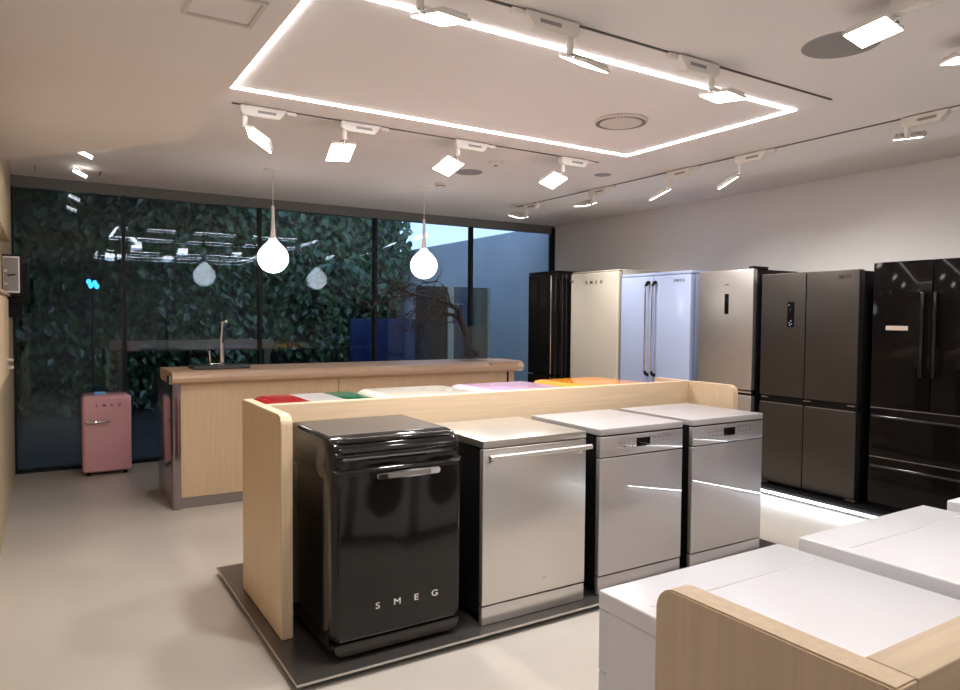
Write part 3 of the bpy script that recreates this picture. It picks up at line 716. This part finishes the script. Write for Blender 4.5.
# gloss black one at the far end
t, w, h = fridge_box('tall glossy black fridge with chrome edges, farthest in the row beside the window', 6.60, 7.15, 2.045, 'blackgloss', fx=5.14)
quick('door', 'blackgloss', t, 0, .07, -w, w, .72, h - .03, bev=.012); quick('door', 'blackgloss', t, 0, .07, -w, w, .05, .71, bev=.012)
quick('top_cap', 'black', t, 0.004, .64, -w, w, h - .026, h, bev=.006)
b = bmesh.new(); cyl(b, (-.012, -w + .07, .74), (-.012, -w + .07, h - .06), .009); obj('trim_strip', b, 'chrome', t)
b = bmesh.new(); cyl(b, (-.012, -w + .07, .08), (-.012, -w + .07, .69), .009); obj('trim_strip', b, 'chrome', t)
for x in (.10, .16, .24):
    quick('side_trim', 'chromeband', t, x, x + .012, -w - .002, -w + .006, .05, h - .04)
# cream retro
t, w, h = fridge_box('cream retro fridge with rounded door, between the black and pastel blue fridges', 5.60, 6.395, 2.01, 'cream', fx=5.20)
b = bmesh.new(); box(b, 0, .07, -w, w, .70, h - .02, bev=.022, seg=5); obj('door', b, 'cream', t)
b = bmesh.new(); box(b, 0, .07, -w, w, .05, .69, bev=.022, seg=5); obj('door', b, 'cream', t)
b = bmesh.new(); box(b, .02, .64, -w + .002, w - .002, h - .018, h, bev=.008); obj('top_cap', b, 'cream', t)
b = bmesh.new()
for i, ch in enumerate('SMEG'): text(b, ch, .05, FRONT_X(-.001, .055 - i * .082 + .06, h - .13), .0015, xs=1.15, bold=.0012)
obj('lettering', b, 'redbrown', t)
for z in (.67, h - .11):
    b = bmesh.new(); box(b, -.02, .0, w - .05, w - .005, z, z + .02, bev=.004); obj('hinge', b, 'chromeband', t)
# pastel blue double door
t, w, h = fridge_box('pastel blue double-door fridge with two long chrome handles', 4.62, 5.565, 1.945, 'blue', depth=.70)
for (y0, y1) in ((.006, w), (-w, .002)):
    b = bmesh.new(); box(b, 0, .07, y0, y1 - .002, .05, h - .035, bev=.008, seg=3); obj('door', b, 'blue', t)
b = bmesh.new(); box(b, .01, .70, -w, w, h - .03, h, bev=.008); obj('top_cap', b, 'blue', t)
cy = (4.62 + 5.565) / 2
for y in (5.172 - cy, 5.080 - cy):
    z0, z1 = .925 - ZP, 1.835 - ZP
    b = bmesh.new(); cyl(b, (-.034, y, z0), (-.034, y, z1), .009); hd = obj('handle', b, 'chrome', t)
    for z, s in ((z0, 1), (z1, -1)):
        b = bmesh.new(); tube(b, [(.0, y - .02, z - .012 * s), (-.022, y - .01, z - .008 * s), (-.036, y, z + .025 * s)], [.018, .018, .013], 12); obj('handle_end', b, 'black', hd)
b = bmesh.new(); text(b, 'SMEG', .038, FRONT_X(-.001, 4.762 - cy, 1.853 - ZP), .0015, spacing=1.5, xs=1.15, bold=.0006); obj('lettering', b, 'blueletters', t)
# grey steel
t, w, h = fridge_box('grey steel fridge-freezer with a slim black display, right of the pastel blue fridge', 3.925, 4.515, 1.93, 'black', depth=.64)
quick('door', 'greysteel', t, 0, .055, -w, w, .785, h - .012, bev=.004)
quick('door', 'greysteel', t, 0, .055, -w, w, .05, .735, bev=.004)
cy = (3.925 + 4.515) / 2
quick('grip_recess', 'black', t, .012, .055, -w + .005, w - .005, .735, .785)
quick('grip_edge', 'chrome', t, 0, .02, -w, 0.05, .757, .775, bev=.002)
quick('hinge_cover', 'black', t, .0, .20, -w - .003, -w + .05, h - .012, h + .012, bev=.004)
quick('display', 'blackglass', t, -.003, .002, 4.178 - cy, 4.222 - cy, 1.527 - ZP, 1.708 - ZP, bev=.001)
b = bmesh.new(); text(b, 'SMEG', .018, FRONT_X(-.001, 4.20 - cy, 1.79 - ZP), .001, spacing=1.1, bold=.0004); obj('lettering', b, 'chrome', t)
# four-door graphite
t, w, h = fridge_box('graphite four-door fridge with slim display, between the grey and gloss black fridges', 2.993, 3.838, 1.868, 'black', depth=.66)
cy = (2.993 + 3.838) / 2; m = 3.427 - cy
for (a, c) in ((m + .004, w), (-w, m - .004)):
    quick('door', 'graphite', t, 0, .07, a, c, .765, h - .004, bev=.004)
    quick('door', 'graphite', t, 0, .07, a, c, .012 + .02, .70, bev=.004)
    quick('grip_recess', 'black', t, .02, .07, a, c, .70, .765)
    quick('grip_edge', 'chromeband', t, .0, .008, a + .01, c - .01, .700, .706)
for y in (-w + .04, m - .03, w - .05):
    quick('hinge', 'chromeband', t, -.003, .03, y - .03, y + .03, .742, .75)
for y in (-w, w - .08): quick('hinge_cap', 'chromeband', t, .02, .08, y, y + .08, .012, .022)
d = quick('display', 'blackglass', t, -.003, .002, 3.527 - cy, 3.590 - cy, 1.42 - ZP, 1.626 - ZP, bev=.001)
for z, y in ((1.60, 3.575), (1.47, 3.555), (1.455, 3.57), (1.445, 3.55), (1.435, 3.565)):
    quick('indicator', 'screen', d, -.0045, -.002, y - cy - .005, y - cy + .005, z - ZP - .004, z - ZP + .004)
b = bmesh.new(); text(b, 'SMEG', .036, FRONT_X(-.001, 3.108 - cy, 1.812 - ZP) @ Matrix.Shear('XZ', 4, (0, 0)), .0015, spacing=1.05, xs=1.15, bold=.001); obj('lettering', b, 'chrome', t)
# gloss black French door
t, w, h = fridge_box('gloss black French-door fridge with two freezer drawers, at the right edge', 2.065, 2.888, 1.905, 'black', depth=.68)
cy = (2.065 + 2.888) / 2; m = 2.478 - cy
for (a, c) in ((m + .004, w), (-w, m - .004)): quick('door', 'blackglass', t, 0, .07, a, c, .765, h - .002, bev=.004)
for (z0, z1) in ((.40, .755), (.045, .39)):
    dr = quick('drawer', 'blackglass', t, 0, .07, -w, w, z0, z1, bev=.004)
    b = bmesh.new(); cyl(b, (-.045, -w + .04, z1 - .055), (-.045, w - .04, z1 - .055), .009); obj('handle', b, 'blackgloss', dr)
    for y in (-w + .07, w - .07):
        b = bmesh.new(); cyl(b, (-.045, y, z1 - .055), (.004, y, z1 - .055), .008); obj('handle_post', b, 'blackgloss', dr)
    quick('drawer_trim', 'chromeband', t, .0, .01, -w + .004, w - .004, z1 + .001, z1 + .006)
for y in (2.522 - cy, 2.440 - cy):
    b = bmesh.new(); box(b, -.055, -.030, y - .013, y + .013, 1.08 - ZP, 1.68 - ZP, bev=.008); hd = obj('handle', b, 'blackgloss', t)
    for z in (1.10, 1.66):
        b = bmesh.new(); cyl(b, (-.04, y, z - ZP), (.004, y, z - ZP), .009); obj('handle_post', b, 'blackgloss', hd)
b = bmesh.new(); box(b, -.002, .001, 2.634 - cy, 2.788 - cy, 1.408 - ZP, 1.440 - ZP); st = obj('sticker', b, 'peachpaper', t, label='small pale sticker')
# next one, only a sliver reaches the frame
t, w, h = fridge_box('dark fridge in the row right of the gloss black French-door one', 1.10, 1.98, 1.87, 'black')
quick('door', 'graphite', t, 0, .07, .003, w, .765, h, bev=.004); quick('door', 'graphite', t, 0, .07, -w, -.003, .765, h, bev=.004); quick('drawer', 'graphite', t, 0, .07, -w, w, .05, .755, bev=.004)

# ------------------------------------------------------------------ little pink fridge by the window
t = thing('mini_fridge', 'small pink retro fridge standing on the floor before the dark window', 'fridge', (.475, 7.26, 0), .0)
W = .20
b = bmesh.new(); box(b, -W, W, .06, .42, .02, .735, bev=.035, seg=5); obj('body', b, 'pink', t)
b = bmesh.new(); box(b, -W - .002, W + .002, 0, .065, .03, .735, bev=.03, seg=6); obj('door', b, 'pink', t)
b = bmesh.new(); tube(b, [(-.17, -.008, .500), (-.165, -.025, .505), (-.12, -.035, .498), (-.05, -.03, .505), (.02, -.02, .502), (.03, -.004, .502)], [.008, .013, .014, .009, .008, .005], 10); obj('handle', b, 'chrome', t)
b = bmesh.new()
for i, ch in enumerate('SMEG'): text(b, ch, .032, FRONT_Y((i - 1.5) * .062 + .008, -.001, .645), .0012, xs=1.15, bold=.0006)
obj('lettering', b, 'redbrown', t)
for x in (-.15, .15):
    for y in (.05, .36):
        b = bmesh.new(); cyl(b, (x, y, 0), (x, y, .035), .018); obj('foot', b, 'black', t)
b = bmesh.new(); box(b, -.06, .03, .15, .21, .0, .02, bev=.004)
o = tag(obj('blue_gadget', b, 'blueish'), 'tiny blue object lying on top of the pink fridge', 'gadget'); o.location = (.445, 7.26, .735)

# ------------------------------------------------------------------ joinery on the left wall
b = bmesh.new(); prism(b, [(XL, 2.32), (-.205, 2.32), (-.205, 1.99), (XL, 1.99)], 1, 3.2, 6.05)
t = thing('wall_cabinet', 'upper wooden wall cabinet running along the left wall', 'cabinet', (0, 0, 0)); obj('carcass', b, 'oakwall', t)
t = thing('wall_cabinet', 'lower wooden wall cabinet on the left wall, under the white-framed box', 'cabinet', (0, 0, 0))
quick('carcass', 'oakwall', t, XL, -.222, 3.2, 5.9, 1.04, 1.60); quick('shelf_board', 'counterwood', t, XL, -.205, 3.2, 6.0, 1.60, 1.615)
quick('door', 'oak', t, -.222, -.214, 4.6, 5.3, 1.07, 1.58); quick('door', 'oak', t, -.222, -.214, 5.31, 5.88, 1.07, 1.58)
for z in (1.16, 1.11):
    b = bmesh.new(); cyl(b, (-.214, 5.8, z), (-.185, 5.8, z), .016); obj('knob', b, 'chrome', t)
t = thing('display_box', 'small white-framed grey box mounted on the wooden left wall', 'box', (XL, 5.88, 1.616))
quick('case', 'black', t, .0, .115, .02, .30, .0, .275, bev=.004)
quick('front_frame', 'white', t, .006, .104, .0, .02, .008, .262, bev=.002); quick('front_panel', 'greydisc', t, .012, .096, -.003, .001, .02, .250)
for z, y in ((.07, -.01), (.16, -.012)):
    b = bmesh.new(); cyl(b, (.022, y, z), (.022, .004, z), .011); obj('knob', b, 'chrome', t)
b = bmesh.new(); tube(b, [(.035, -.004, .13), (.05, -.02, .13), (.08, -.02, .135)], .004, 6); obj('lever', b, 'black', t)
b = bmesh.new(); box(b, XL, -.10, 6.30, 6.45, 1.55, 1.86, bev=.01); box(b, XL, -.14, 6.30, 6.42, 1.45, 1.55)
tag(obj('wall_bracket', b, 'black'), 'dark box fixed to the left wall behind the white-framed box', 'box')

# ------------------------------------------------------------------ world and render look
sc = bpy.context.scene
wd = bpy.data.worlds.new('world'); sc.world = wd; wd.use_nodes = True
bg = wd.node_tree.nodes['Background']; bg.inputs['Color'].default_value = (.40, .50, .72, 1); bg.inputs['Strength'].default_value = 3.0
sc.view_settings.view_transform = 'Standard'; sc.view_settings.look = 'None'; sc.view_settings.gamma = 1; sc.view_settings.use_curve_mapping = False
sc.view_settings.exposure = 0.12
try:
    cy_ = sc.cycles
    cy_.max_bounces = 12; cy_.diffuse_bounces = 5; cy_.glossy_bounces = 6; cy_.transparent_max_bounces = 24
    cy_.sample_clamp_indirect = 4; cy_.caustics_reflective = False; cy_.caustics_refractive = False
    cy_.use_denoising = True
except Exception: pass
